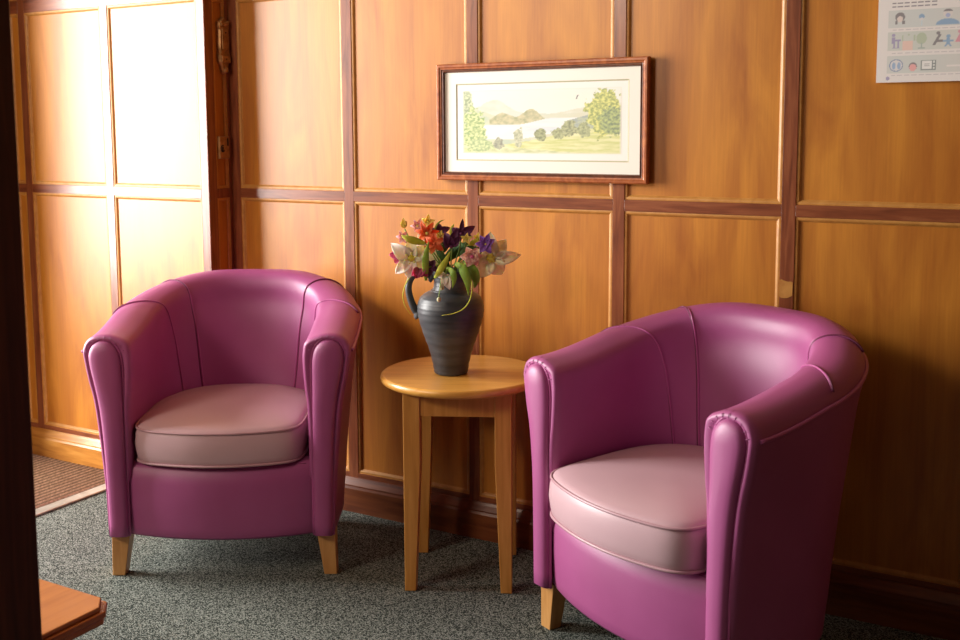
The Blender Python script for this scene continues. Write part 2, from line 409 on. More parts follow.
def make_chair(label, loc, rz, slide=(0, 0)):
    t = thing('tub_chair', label, 'armchair', loc, rz, 'leather tub chairs against the panelling')
    # shell: arms and back in one upholstered piece
    bm = bmesh.new(); rows = []
    us = [i/NU for i in range(NU+1)]
    for u in us:
        d = dense_section(u); p, n = chair_path(u)
        rows.append([bm.verts.new((p.x+n.x*a, p.y+n.y*a, z)) for a, z in d])
    for i in range(NU):
        for k in range(len(rows[0])-1): bm.faces.new((rows[i][k], rows[i+1][k], rows[i+1][k+1], rows[i][k+1]))
        bm.faces.new((rows[i][0], rows[i][-1], rows[i+1][-1], rows[i+1][0]))
    # rounded arm fronts: inset loops that step forward then sink behind the front panel
    for r, sgn in ((rows[0], -1), (rows[-1], 1)):
        prev = r; d0 = dense_section(0)
        for ins, fy in ((.0035, -.0085), (.010, -.0125), (.017, -.008)):
            new = []
            nn = len(r)
            for k, v in enumerate(r):
                a = d0[max(k-1, 0)]; b = d0[min(k+1, nn-1)]; tn, tz = b[0]-a[0], b[1]-a[1]; l = math.hypot(tn, tz) or 1
                q = Vector((v.co.x+sgn*(-tz/l)*ins, v.co.y+fy, v.co.z+(tn/l)*ins))
                new.append(bm.verts.new(q))
            for k in range(nn-1): bm.faces.new((prev[k], prev[k+1], new[k+1], new[k]))
            bm.faces.new((prev[0], new[0], new[-1], prev[-1]))
            prev = new
        # zip the last loop shut with quads across the arm
        nn = len(prev)
        i, j = 0, nn-1
        while j-i > 2:
            bm.faces.new((prev[i], prev[i+1], prev[j-1], prev[j])); i += 1; j -= 1
        if j-i == 2: bm.faces.new((prev[i], prev[i+1], prev[j]))
    obj('upholstered_shell', bm, M['leather'], t, smooth=True)
    # arm front panels, long teardrops with a welt round them
    for s in (-1, 1):
        out = []
        # outline (x offset outward from centre .29, z)
        pr = [(.000, .114), (.003, .25), (.007, .36), (.013, .44), (.022, .50), (.033, .555), (.036, .59), (.026, .615), (.004, .626),
              (-.020, .622), (-.038, .602), (-.045, .57), (-.046, .53), (-.046, .48), (-.047, .36), (-.048, .25), (-.048, .114)]
        ol = [(v.x, v.z) for v in catmull([Vector((a+.003, 0, z)) for a, z in pr], 4)]
        cx_ = lambda z: (-.019 if z < .44 else -.019+.016*smoothstep((z-.44)/.1))
        c_ = lambda a, z: cx_(z)+(a-cx_(z))*1.05
        bm = bmesh.new(); loops = []
        base = -.0345
        for f, dy in ((1, 0), (.985, -.006), (.90, -.012), (.70, -.0165), (.40, -.019), (.08, -.020)):
            lp = []
            for a, z in ol:
                c0 = cx_(z); zz = z if z < .58 else .58+(z-.58)*f
                zz = zz if z > .13 else .114+(1-f)*.006
                lp.append(bm.verts.new((s*(.284+c0+(a-c0)*f), base+dy, zz)))
            loops.append(lp)
        for i in range(len(loops)-1):
            for k in range(len(ol)-1): bm.faces.new((loops[i][k], loops[i][k+1], loops[i+1][k+1], loops[i+1][k]))
            bm.faces.new((loops[i][-1], loops[i][0], loops[i+1][0], loops[i+1][-1]))
        n_ = len(ol); L_ = loops[-1]; i, j = 0, n_-1
        while j-i > 2: bm.faces.new((L_[i], L_[i+1], L_[j-1], L_[j])); i += 1; j -= 1
        if j-i == 2: bm.faces.new((L_[i], L_[i+1], L_[j]))
        L_ = loops[0]; i, j = 0, n_-1
        while j-i > 2: bm.faces.new((L_[i], L_[j], L_[j-1], L_[i+1])); i += 1; j -= 1
        if j-i == 2: bm.faces.new((L_[i], L_[j], L_[i+1]))
        obj('arm_panel', bm, M['leather'], t, smooth=True)
        bm = bmesh.new(); tube(bm, [(s*(.284+c_(a, z)), base-.0015, z if z < .6 else .6+(z-.6)*1.12) for a, z in ol], .0032, 8)
        obj('arm_piping', bm, M['piping'], t, smooth=True)
        # gathered pleats over the scroll
        bm = bmesh.new()
        for k in range(9):
            a = math.radians(15+150*k/8); 
            c = Vector((s*.282, 0, .588)); r0, r1 = .040, .056
            d = Vector((s*math.cos(a), 0, math.sin(a)*.95))
            tube(bm, [c+d*r0+Vector((0, -.0415, 0)), c+d*(r0+.009)+Vector((0, -.0405, 0)), c+d*(r1-.004)+Vector((0, -.0325, 0)), c+d*(r1+.001)+Vector((0, -.024, 0))], [.0003, .0009, .0009, .0003], 6)
        obj('pleat_gathers', bm, M['leather'], t, smooth=True)
    # piping along the outer edge of the rim
    bm = bmesh.new(); tube(bm, [surf(.004+.992*i/120, 27.0, .0022) for i in range(121)], .0042, 8)
    obj('rim_piping', bm, M['piping'], t, smooth=True)
    # sewn seams: over the rim and down the inside
    for s in (-1, 1):
        for kind_ in ('arm', 'back'):
            pts = []
            for k in range(45):
                f = k/44; sv = 31+f*39
                if kind_ == 'arm': uu = .165+.125*(smoothstep(f*1.05)*.55+f*.45)
                else: uu = .296+.066*f**.8
                if s > 0: uu = 1-uu
                pts.append(surf(uu, sv, .0004))
            bm = bmesh.new(); tube(bm, pts, .0026, 6); obj('seam', bm, M['piping'], t, smooth=True)
            bm = bmesh.new(); tube(bm, [p+Vector((.0035*s*(1 if kind_ == 'arm' else 1), -.0006, 0)) for p in pts], .0025, 6)
            obj('seam', bm, M['seam'], t, smooth=True)
    # front apron, bowed forward between the arms
    bm = bmesh.new(); rows = []
    N = 32
    for i in range(N+1):
        x = -.258+.516*i/N; k = 1-(x/.258)**2
        yf = -.012-.052*k
        pr = [(.10, .125), (.008, .118), (0, .112), (-.004, .118), (-.007, .14), (-.010, .20), (-.010, .255), (-.004, .290), (.010, .303), (.05, .305)]
        rows.append([bm.verts.new((x, yf+a, z)) for a, z in pr])
    for i in range(N):
        for k in range(9): bm.faces.new((rows[i][k], rows[i+1][k], rows[i+1][k+1], rows[i][k+1]))
    obj('front_apron', bm, M['leather'], t, smooth=True)
    # seat deck under the cushion and dust cover
    def dpoly(inset, z, yfr):
        out = []
        for i in range(33):
            th = PI*i/32; out.append((-(.262-inset)*math.cos(th), .16+(.245-inset)*math.sin(th), z))
        for i in range(1, 12):
            x = (.262-inset)*(1-2*i/12); out.append((x, yfr-.040*(1-(x/.262)**2), z))
        return out
    bm = bmesh.new()
    a = [bm.verts.new(c) for c in dpoly(.0, .300, -.01)]; b = [bm.verts.new(c) for c in dpoly(0, .125, -.01)]
    bm.faces.new(a); bm.faces.new(b[::-1])
    for k in range(len(a)): bm.faces.new((a[k], a[(k+1) % len(a)], b[(k+1) % len(a)], b[k]))
    obj('seat_deck', bm, M['seam'], t)
    # loose cushion
    def cush(f, z, grow=0):
        out = []
        hw = .214
        for i in range(41):
            th = PI*i/40; c, s_ = math.cos(th), math.sin(th)
            x = -hw*math.copysign(abs(c)**.8, c); y = .14+.222*abs(s_)**.8
            out.append((x, y))
        # rounded front corners then bowed front
        fr = [(hw+.001, .075), (hw, .02), (.207, -.014), (.190, -.036), (.16, -.052), (.11, -.066), (.055, -.076), (0, -.079)]
        fr += [(-x, y) for x, y in fr[-2::-1]]
        fr = [(v.x, v.y) for v in catmull([Vector((x, y, 0)) for x, y in fr], 3)]
        out += fr
        return [(x*f if grow == 0 else x+grow*x/.226, .13+(y-.13)*f if grow == 0 else y+grow*(y-.13)/.21, z) for x, y in out]
    bm = bmesh.new()
    tl = lambda y: .018*max(0, (y+.06)/.44)
    lv = [(.2, .305, 0), (.90, .305, 0), (.965, .3055, 0), (1, .313, 0), (1, .328, .003), (1, .352, .006), (1, .377, .004), (1, .392, 0), (.985, .398, 0), (.93, .404, 0), (.8, .411, 0), (.6, .417, 0), (.4, .420, 0), (.2, .422, 0), (.02, .422, 0)]
    loops = [[bm.verts.new((c[0], c[1], c[2]+(tl(c[1]) if z > .36 else 0))) for c in cush(f, z, g)] for f, z, g in lv]
    n_ = len(loops[0])
    for i in range(len(loops)-1):
        for k in range(n_): bm.faces.new((loops[i][k], loops[i][(k+1) % n_], loops[i+1][(k+1) % n_], loops[i+1][k]))
    bm.faces.new(loops[0][::-1]); bm.faces.new(loops[-1])
    cu = obj('seat_cushion', bm, M['cushion'], t, smooth=True); cu['label'] = 'pale mauve seat cushion'
    for z in (.394, .310):
        lp = [(c[0], c[1], c[2]+(tl(c[1]) if z > .36 else 0)) for c in cush(1, z, .001)]; bm = bmesh.new(); tube(bm, lp+[lp[0]], .0034, 8, False)
        obj('cushion_piping', bm, M['cushion_pipe'], cu, smooth=True)
    cu.location = (slide[0], slide[1], 0)
    # tapered beech legs
    for s in (-1, 1):
        for (tx, ty, bx, by) in ((.266, .0, .276, -.004), (.17, .33, .180, .350)):
            bm = bmesh.new(); a, b = .0235, .0165
            v = [bm.verts.new((s*bx+i*b, by+j*b, 0)) for i, j in ((-1, -1), (1, -1), (1, 1), (-1, 1))]
            w_ = [bm.verts.new((s*tx+i*a, ty+j*a, .116)) for i, j in ((-1, -1), (1, -1), (1, 1), (-1, 1))]
            bm.faces.new(v[::-1]); bm.faces.new(w_)
            for k in range(4): bm.faces.new((v[k], v[(k+1) % 4], w_[(k+1) % 4], w_[k]))
            obj('leg', bm, M['beech'], t, bevel=.002)['label'] = 'pale beech tapered leg'
    return t
make_chair('magenta leather tub chair with mauve cushion, facing forward, left of the round table', (-1.8967, -.5320, 0), .519, (-.008, -.002))
make_chair('magenta leather tub chair with mauve cushion, turned sideways, right of the round table', (-.7680, -.5100, 0), -.445, (-.004, -.032))

# ------------------------------------------------------------------ round side table
TX, TY, TR, TZ = -1.357, -.2235, .210, .533
t = thing('side_table', 'small round beech side table on four tapered legs between the tub chairs', 'table', (TX, TY, 0), .4396)
bm = bmesh.new()
prof = [(.001, TZ-.024), (.185, TZ-.024), (TR-.010, TZ-.022), (TR-.003, TZ-.018), (TR, TZ-.011), (TR-.002, TZ-.004), (TR-.007, TZ), (.15, TZ), (.001, TZ)]
r_ = lathe(bm, prof, 96, False)
obj('tabletop', bm, M['table'], t, smooth=True)
for f in t.children[0].data.polygons:
    if abs(f.normal.z) > .95: f.use_smooth = False
H = .1226
for a in range(4):
    bm = bmesh.new(); ca, sa = math.cos(a*PI/2), math.sin(a*PI/2)
    box(bm, -H+.005, H-.005, -H-.008, -H+.010, TZ-.084, TZ-.024)
    for v in bm.verts: v.co.x, v.co.y = v.co.x*ca-v.co.y*sa, v.co.x*sa+v.co.y*ca
    obj('apron', bm, M['tableleg'], t, bevel=.0015)
for sx, sy in ((-1, -1), (1, -1), (1, 1), (-1, 1)):
    bm = bmesh.new()
    o_ = H+.012
    def ring(wd, z): return [bm.verts.new((x, y, z)) for x, y in ((sx*o_, sy*o_), (sx*(o_-wd), sy*o_), (sx*(o_-wd), sy*(o_-wd)), (sx*o_, sy*(o_-wd)))]
    rs = [ring(.028, 0), ring(.042, .33), ring(.042, TZ-.024)]
    for i in range(2):
        for k in range(4): bm.faces.new((rs[i][k], rs[i][(k+1) % 4], rs[i+1][(k+1) % 4], rs[i+1][k]))
    bm.faces.new(rs[0]); bm.faces.new(rs[2])
    obj('leg', bm, M['tableleg'], t, bevel=.002)

# ------------------------------------------------------------------ jug
JX, JY = -1.372, -.252
# axes at the jug: r to the viewer's right, c towards the camera
r_ax = Vector((math.cos(.49), math.sin(.49), 0)); c_ax = Vector((math.sin(.49), -math.cos(.49), 0))
JR = .49
jug = thing('jug', 'dark pewter-glazed pottery jug with one loop handle on the round table', 'jug', (JX, JY, TZ), JR)
prof = [(.0, .0), (.036, 0), (.042, .003), (.044, .010), (.0475, .030), (.056, .065), (.066, .092), (.0765, .124), (.0830, .150), (.0850, .168), (.083, .184), (.076, .198), (.063, .208), (.050, .214), (.0440, .221), (.0420, .236), (.0440, .252), (.050, .262), (.0535, .266)]
sm = [(v.x, v.z) for v in catmull([Vector((a, 0, z)) for a, z in prof[1:]], 4)]
sm = [(a+.0006*math.sin(i*2.1), z) for i, (a, z) in enumerate(sm)]
inner = [(.0535-.003, .2665), (.047, .261), (.040, .252), (.038, .236), (.040, .222), (.06, .20), (.07, .17), (.05, .08), (.001, .02)]
bm = bmesh.new(); rings = lathe(bm, sm+inner, 64)
for i, rg in enumerate(rings):
    for v in rg:
        if v.co.z > .238:                       # pulled spout opposite the handle
            a = math.atan2(v.co.y, v.co.x); k = max(0, math.cos(a+.35))**6*(v.co.z-.238)/.03
            v.co.x *= 1+.28*k; v.co.y *= 1+.10*k; v.co.z += .006*k
obj('jug_body', bm, M['jug'], jug, smooth=True)
bm = bmesh.new()
hp = [(-.042, 0, .246), (-.060, -.002, .258), (-.080, -.004, .260), (-.098, -.006, .248), (-.106, -.006, .224), (-.103, -.005, .198), (-.093, -.004, .170), (-.078, -.003, .148)]
hp = catmull(hp, 6); nh = len(hp)
tube(bm, hp, [.0085+.0022*abs(2*i/(nh-1)-1)**2+(.004 if i < 3 or i > nh-4 else 0) for i in range(nh)], 14)
obj('jug_handle', bm, M['jug'], jug, smooth=True)
bm = bmesh.new(); tube(bm, [(.0478*math.cos(a*PI/24), .0478*math.sin(a*PI/24), .2145) for a in range(49)], .0024, 8, False)
obj('neck_ring', bm, M['jug'], jug, smooth=True)

# ------------------------------------------------------------------ flowers standing in the jug
PPM = 386.3
def jp(px, py, c=0.0):
    """photo position in the bouquet -> metres in the jug's frame (x right, z up), c = towards the viewer"""
    k = 1-c/2.72
    return Vector(((px-452.3)/PPM*k, -c, (371.5-py)/PPM*k+c*.03))
def petal_bm(bm, L, W, curl=.3, base=(0, 0, 0), dirv=(0, 0, 1), face=(0, -1, 0), tip=1.0, cup=.25, n=8, ruffle=0, seed=0, th=.0007):
    """one petal from base along dirv, its upper side towards face, bending away at the tip"""
    d = Vector(dirv).normalized(); f = Vector(face); f = (f-d*f.dot(d)).normalized(); s = d.cross(f).normalized()
    base = Vector(base); rows = []
    rnd = random.Random(seed)
    m_ = 6
    for i in range(n+1):
        t_ = i/n
        wd = W*1.12*(math.sin(PI*min(1, t_**.85)))**.68 if tip else W*math.sin(PI*(.08+.86*t_)**.8)
        wd = max(wd, W*.10*(1-t_)+.0002)
        a = curl*t_*t_
        c0 = base+d*(L*t_*math.cos(a*.6))-f*(L*t_*math.sin(a))+f*(.10*L*math.sin(PI*t_))
        row = []
        for j in range(m_+1):
            x = (j/m_-.5)*2
            row.append(c0+s*(x*wd*.5)+f*(cup*wd*(x*x-.3))+f*(ruffle*W*math.sin(7*t_+3*x*x+seed)*abs(x)))
        rows.append(row)
    A = [[bm.verts.new(p) for p in row] for row in rows]
    B = [[bm.verts.new(p-f*th) for p in row] for row in rows]
    for i in range(n):
        for j in range(m_):
            bm.faces.new((A[i][j], A[i+1][j], A[i+1][j+1], A[i][j+1])); bm.faces.new((B[i][j], B[i][j+1], B[i+1][j+1], B[i+1][j]))
        bm.faces.new((A[i][0], B[i][0], B[i+1][0], A[i+1][0])); bm.faces.new((A[i][m_], A[i+1][m_], B[i+1][m_], B[i][m_]))
    for j in range(m_):
        bm.faces.new((A[0][j], A[0][j+1], B[0][j+1], B[0][j])); bm.faces.new((A[n][j], B[n][j], B[n][j+1], A[n][j+1]))
JM = Matrix.Translation((JX, JY, TZ)) @ Matrix.Rotation(JR, 4, 'Z')
def flower(name, label, cat, head, group='cut flowers in the jug'):
    """an Empty at the flower head, turned like the jug, with a stem running down into it"""
    o = thing(name, label, cat, JM @ Vector(head), JR, group)
    h = Vector(head)
    tx = max(-.03, min(.03, h.x*.35)); ty = max(-.03, min(.03, h.y*.35))
    e = Vector((tx, ty, .262)); low = Vector((tx*.3, ty*.3, .06))
    pts = catmull([Vector((0, .004, -.002)), (e-h)*.45+Vector((h.x*.12, h.y*.12, .006)), e-h, low-h], 5)
    bm = bmesh.new(); tube(bm, pts, .0019, 6); obj('stem', bm, M['stem'], o, smooth=True)
    return o
def petals(o, specs, mt, mt_name='petal', face=(0, -1, 0), **kw):
    rq = random.Random(len(specs)*7+int(abs(o.location.x+o.location.z)*9000))
    for i, s in enumerate(specs):
        dv, L, W = s[:3]; cu = (s[3] if len(s) > 3 else .5)*rq.uniform(.6, 1.5)
        dv = Vector(dv)+Vector((rq.uniform(-.12, .12), rq.uniform(-.2, .1), rq.uniform(-.12, .12))); L *= rq.uniform(.92, 1.1); W *= rq.uniform(.85, 1.1)
        bm = bmesh.new(); petal_bm(bm, L, W, cu, (0, 0, 0), dv, face, seed=i, **kw)
        obj(mt_name, bm, s[4] if len(s) > 4 else mt, o, smooth=True)
def ang(deg, fwd=.35): a = math.radians(deg); return Vector((math.cos(a), -fwd, math.sin(a)))
def blob(name, o, c, r, mt, sc=(1, 1, 1)):
    bm = bmesh.new(); bmesh.ops.create_icosphere(bm, subdivisions=3, radius=r)
    for v in bm.verts: v.co = Vector((v.co.x*sc[0], v.co.y*sc[1], v.co.z*sc[2]))*(1+.06*noise.noise(v.co*300))+Vector(c)
    return obj(name, bm, mt, o, smooth=True)
def stamens(o, n, L, tilt=.5):
    for k in range(n):
        a = 2*PI*k/n+.3; d = Vector((math.cos(a)*tilt, -1, math.sin(a)*tilt)).normalized()
        bm = bmesh.new(); tube(bm, [(0, 0, 0), d*L*.5, d*L+Vector((0, 0, .002))], [.0008, .0007, .0006], 5)
        q = d*L+Vector((0, 0, .002)); tube(bm, [q-Vector((.003, 0, .001)), q, q+Vector((.003, 0, .001))], [.0009, .0014, .0008], 5)
        obj('stamen', bm, M['throat'], o, smooth=True)
# big lilies
f = flower('lily', 'blush white lily with a yellow throat at the left of the bouquet', 'flower', jp(415.5, 252.5, .055))
petals(f, [(ang(147, .25), .061, .040, .45), (ang(225, .3), .060, .034, .5), (ang(262, .35), .048, .034, .5, M['lily_white']), (ang(35, .3), .052, .036, .4), (ang(95, .3), .047, .030, .4), (ang(315, .3), .046, .028, .5)], M['lily_white'], ruffle=.06)
blob('throat', f, (0, -.006, 0), .0085, M['throat'], (1, .6, 1)); stamens(f, 6, .030)
f = flower('lily', 'cream lily with an olive throat at the right of the bouquet', 'flower', jp(493, 253.5, .045))
petals(f, [(ang(50, .2), .060, .042, .3), (ang(1, .25), .067, .036, .45), (ang(300, .25), .048, .040, .4), (ang(243, .3), .050, .036, .35), (ang(97, .25), .066, .034, .3), (ang(160, .4), .040, .032, .3)], M['lily_cream'], ruffle=.06)
blob('throat', f, (0, -.006, 0), .0105, M['throat'], (1, .6, 1)); stamens(f, 6, .026)
# white lily seen side-on between them, behind
f = flower('lily', 'pale greenish white lily half hidden behind the long green leaf', 'flower', jp(434, 248, .015))
petals(f, [(ang(110, .1), .055, .036, .2), (ang(60, .1), .046, .030, .2), (ang(150, .1), .05, .034, .2), (ang(300, .2), .040, .030, .2), (ang(200, .1), .04, .03, .2)], M['lily_white'])
blob('throat', f, (0, -.004, 0), .007, M['throat'], (1, .6, 1))
# rose
f = flower('rose', 'peach pink double rose in front of the cream lily', 'flower', jp(475, 250, .065))
for ring_, (n_, L, tilt) in enumerate(((6, .026, .25), (5, .020, .8), (4, .014, 1.6), (3, .009, 3))):
    petals(f, [((math.cos(2*PI*k/n_+ring_*.7), -tilt, math.sin(2*PI*k/n_+ring_*.7)), L, L*1.05, .35) for k in range(n_)], M['rose'], tip=0, cup=.35)
blob('centre', f, (0, -.008, 0), .005, M['magenta'])
# violet freesia
f = flower('freesia', 'violet freesia above the peach rose on the right', 'flower', jp(488.5, 237.5, .07))
petals(f, [(ang(a, .6), .026, .018, .3) for a in (20, 75, 130, 185, 240, 300)], M['freesia'])
petals(f, [(ang(a, 1.5), .016, .013, .2) for a in (40, 160, 280)], M['freesia'])
blob('centre', f, (0, -.004, 0), .003, M['yellow'])
# burgundy iris blooms
f = flower('iris', 'dark burgundy iris with a broad hanging petal at the centre of the bouquet', 'flower', jp(455, 240, .06))
petals(f, [(ang(125, .4), .034, .024, .4), (ang(70, .3), .040, .020, .3), (ang(95, .5), .024, .018, .3), (ang(45, .3), .032, .018, .3), (ang(140, .2), .026, .02, .5)], M['iris'])
blob('centre', f, (0, -.003, -.002), .005, M['iris'])
f = flower('iris', 'dark purple iris standing highest at the top of the bouquet', 'flower', jp(464, 231, .03))
petals(f, [(ang(82, .1), .038, .012, .15), (ang(30, .2), .036, .020, .4), (ang(150, .2), .028, .018, .4), (ang(350, .3), .024, .016, .5), (ang(230, .5), .026, .018, .4)], M['iris'])
blob('centre', f, (0, -.003, 0), .005, M['iris'])
f = flower('iris', 'small dark maroon bloom behind the red orange flowers', 'flower', jp(443, 228.5, .02))
petals(f, [(ang(20, .2), .024, .016, .3), (ang(100, .2), .018, .014, .3), (ang(170, .2), .022, .014, .3), (ang(320, .3), .016, .014, .3)], M['iris'])
# red-orange flowers
f = flower('alstroemeria', 'red orange bloom, upper of two left of the burgundy iris', 'flower', jp(431, 228.5, .05))
petals(f, [(ang(a, .35), .029, .014, .5) for a in (12, 60, 112, 165, 215, 268, 320)], M['orange'], ruffle=.08)
blob('centre', f, (0, -.004, 0), .004, M['yellow'])
f = flower('alstroemeria', 'red orange bloom, lower of two left of the burgundy iris', 'flower', jp(438.5, 237.5, .06))
petals(f, [(ang(a, .35), .026, .014, .5) for a in (30, 90, 145, 205, 255, 310)], M['orange'], ruffle=.08)
blob('centre', f, (0, -.004, 0), .004, M['orange'])
# small yellow ones
for px, py, c, r, lab in ((469.5, 233, .06, .015, 'small yellow bloom right of the burgundy iris'), (431.5, 219.5, .02, .017, 'yellow bloom above the upper red orange flower'), (444, 231, .045, .013, 'small pale yellow bloom right of the red orange flowers'), (480, 235, .03, .014, 'pale yellow green bloom beside the violet freesia')):
    f = flower('yellow_flower', lab, 'flower', jp(px, py, c))
    petals(f, [(ang(a, .5), r, r*.75, .3) for a in (10, 82, 154, 226, 298)], M['yellow'], tip=0)
    blob('centre', f, (0, -.003, 0), r*.22, M['throat'])
# magenta tulips low at left
f = flower('tulip', 'magenta tulip drooping over the jug rim beside the handle', 'flower', jp(424, 262, .07))
petals(f, [(ang(250, .5), .030, .024, -.1), (ang(285, .6), .028, .024, -.1), (ang(215, .3), .028, .02, .2), (ang(320, .3), .028, .02, .2)], M['magenta'], cup=.5)
f = flower('tulip', 'magenta bloom behind the left lily at the bouquet edge', 'flower', jp(404, 253, .01))
petals(f, [(ang(a, .2), .028, .02, .2) for a in (120, 180, 235, 290)], M['magenta'], cup=.3)
f = flower('tulip', 'dark crimson bloom between the left lily and the jug mouth', 'flower', jp(434, 262, .045))
petals(f, [(ang(a, .3), .022, .016, .2) for a in (60, 130, 200, 270, 340)], M['iris'], cup=.3)
# pink sprays at the upper left
for px, py, c, lab in ((407, 234, .03, 'small pink spray bloom at the far upper left of the bouquet'), (421, 224, .015, 'pale pink bloom above the yellow green leaf')):
    f = flower('pink_flower', lab, 'flower', jp(px, py, c))
    petals(f, [(ang(a, .4), .017, .012, .4) for a in (0, 60, 120, 180, 240, 300)], M['pink'], tip=0)
    blob('centre', f, (0, -.003, 0), .003, M['yellow'])
f = flower('yellow_flower', 'slender yellow bud pointing up at the far upper left', 'flower bud', jp(408, 226, .02))
petals(f, [(ang(95, .1), .024, .010, .1), (ang(75, .1), .020, .009, .1), (ang(120, .2), .018, .008, .2)], M['yellow'])
# small white petals by the rim
f = flower('white_flower', 'white bloom hanging over the front of the jug rim', 'flower', jp(449, 268, .07))
petals(f, [(ang(285, .4), .036, .022, .1), (ang(262, .4), .030, .018, .1), (ang(160, .3), .020, .012, .3), (ang(200, .4), .018, .012, .3), (ang(330, .3), .024, .014, .2)], M['lily_white'])
# buds
for px, py, lab in ((445.6, 278.5, 'green lily bud hanging just over the jug rim'), (443, 290, 'small pale bud hanging lower on the jug shoulder')):
    hd = jp(px, py, .080 if py < 285 else .098)
    f = thing('flower_bud', lab, 'flower bud', JM @ hd, JR, 'hanging flower buds')
    blob('bud_tip', f, (0, 0, 0), .0068 if py < 285 else .006, M['bud'], (.85, .85, 1.35 if py < 285 else 1.05))
    bm = bmesh.new(); tube(bm, catmull([Vector((0, 0, .006)), Vector((.003, .01, .030)), Vector((.004, .045, .052)), Vector((0, .07, -.03))], 6), .0013, 6); obj('stem', bm, M['stem'], f, smooth=True)
# leaves and grass blades
def leaf(label, pts, wmax, mt, name='leaf', face=(0, -1, 0), cat='leaf'):
    P = [jp(x, y, c) for x, y, c in pts]; o0 = P[0].copy()
    o = thing(name, label, cat, JM @ o0, JR, 'leaves among the cut flowers')
    C_ = catmull([p-o0 for p in P], 6); n = len(C_); bm = bmesh.new(); prev = None; prevb = None; fv = Vector(face)
    for i, p in enumerate(C_):
        d = (C_[min(i+1, n-1)]-C_[max(i-1, 0)]).normalized(); s = d.cross(fv).normalized(); t_ = i/(n-1)
        wd = wmax*.95*(.08+.92*math.sin(PI*min(1, .12+t_*.86))**1.25)*(1 if t_ < .97 else .2)
        ra = [bm.verts.new(p-s*wd/2-fv*0), bm.verts.new(p-fv*(wd*.22)), bm.verts.new(p+s*wd/2)]
        rb = [bm.verts.new(v.co-fv*.0009) for v in ra]
        if prev:
            for k in (0, 1):
                bm.faces.new((prev[k], ra[k], ra[k+1], prev[k+1])); bm.faces.new((prevb[k], prevb[k+1], rb[k+1], rb[k]))
            bm.faces.new((prev[0], prevb[0], rb[0], ra[0])); bm.faces.new((prev[2], ra[2], rb[2], prevb[2]))
        else: bm.faces.new((ra[0], ra[1], rb[1], rb[0])); bm.faces.new((ra[1], ra[2], rb[2], rb[1]))
        prev, prevb = ra, rb
    bm.faces.new((prev[0], rb[0], rb[1], prev[1])); bm.faces.new((prev[1], rb[1], rb[2], prev[2]))
    obj('leaf_blade', bm, mt, o, smooth=True)
    e = P[0]; low = Vector((e.x*.15, e.y*.15, .10))
    if e.z > .262:
        rimp = Vector((max(-.03, min(.03, e.x*.4)), max(-.03, min(.03, e.y*.4)), .265))
        bm = bmesh.new(); tube(bm, catmull([Vector((0, 0, 0)), (rimp-e)*.6+Vector((0, 0, .006)), rimp-e, low-e], 5), .0014, 6); obj('stem', bm, M['stem'], o, smooth=True)
leaf('broad yellow green leaf lying over the left lily', [(430, 237, .07), (421, 234, .08), (413, 231, .085), (406.5, 228, .08)], .020, M['leaf_y'])
leaf('long upright green leaf in front of the left lily', [(429.5, 275, .055), (430, 258, .095), (431, 245, .10), (433.5, 233, .09)], .018, M['leaf_g'])
leaf('light green leaf slanting across the centre of the bouquet', [(438, 272, .06), (444, 262, .095), (450, 252, .10), (454.5, 243, .09)], .017, M['leaf_y'])
leaf('broad green leaf hanging at the right of the jug mouth', [(458, 258, .05), (466, 261, .085), (471, 272, .095), (472, 287, .09)], .024, M['leaf_g'])
leaf('wide green leaf under the peach rose', [(466, 256, .04), (475, 262, .07), (479, 272, .08), (477, 281, .075)], .026, M['leaf_g'])
leaf('small dark green leaf under the burgundy iris', [(452, 262, .05), (449, 254, .075), (445, 247, .08), (440, 244, .075)], .018, M['leaf_d'])
leaf('dark green leaf under the violet freesia', [(464, 256, .03), (466, 249, .06), (472, 243, .06), (482, 243, .05)], .020, M['leaf_d'])
leaf('bright green leaf over the front of the jug mouth', [(450, 262, .05), (456, 264, .085), (458, 271, .09), (456, 280, .088)], .016, M['leaf_g'])
leaf('thin light green leaf pointing up between the dark irises', [(455, 236, .03), (454, 230, .03), (455, 225, .03), (457, 221, .03)], .010, M['leaf_y'])
leaf('dark green leaf behind the red orange flowers', [(440, 252, .02), (446, 245, .03), (449, 238, .03), (452, 232, .02)], .024, M['leaf_d'])
leaf('dark green leaf low behind the jug mouth', [(445, 262, -.01), (456, 252, -.01), (466, 246, 0), (474, 246, 0)], .034, M['leaf_d'])
leaf('small green leaf beside the pale yellow bloom', [(468, 246, .03), (474, 240, .04), (478, 237, .04), (484, 233, .03)], .014, M['leaf_y'])
leaf('curled green tendril at the top of the bouquet', [(438, 232, .03), (439, 224, .03), (443, 219, .03), (448, 217, .03)], .005, M['leaf_g'], 'grass_blade')
def blade(label, pts, r):
    P = [jp(x, y, c) for x, y, c in pts]; o0 = P[0]
    bm = bmesh.new(); C_ = catmull([p-o0 for p in P], 8); n = len(C_)
    tube(bm, C_, [r*(1-.75*(i/(n-1))**2) for i in range(n)], 6)
    o = obj('grass_blade', bm, M['leaf_y'], None, smooth=True); o.location = JM @ o0; o.rotation_euler = (0, 0, JR)
    tag(o, label, 'grass blade', 'thin grass blades around the jug')
blade('thin green blade arching down outside the jug handle', [(428, 266, .02), (419, 268, .035), (411, 276, .045), (406.5, 289, .04), (408, 301, .035), (414, 311, .03)], .0017)
blade('thin green blade looping round the right shoulder of the jug', [(470, 266, .05), (475, 277, .075), (474, 289, .095), (468, 298, .105), (458, 303, .108), (446, 305, .108)], .0017)

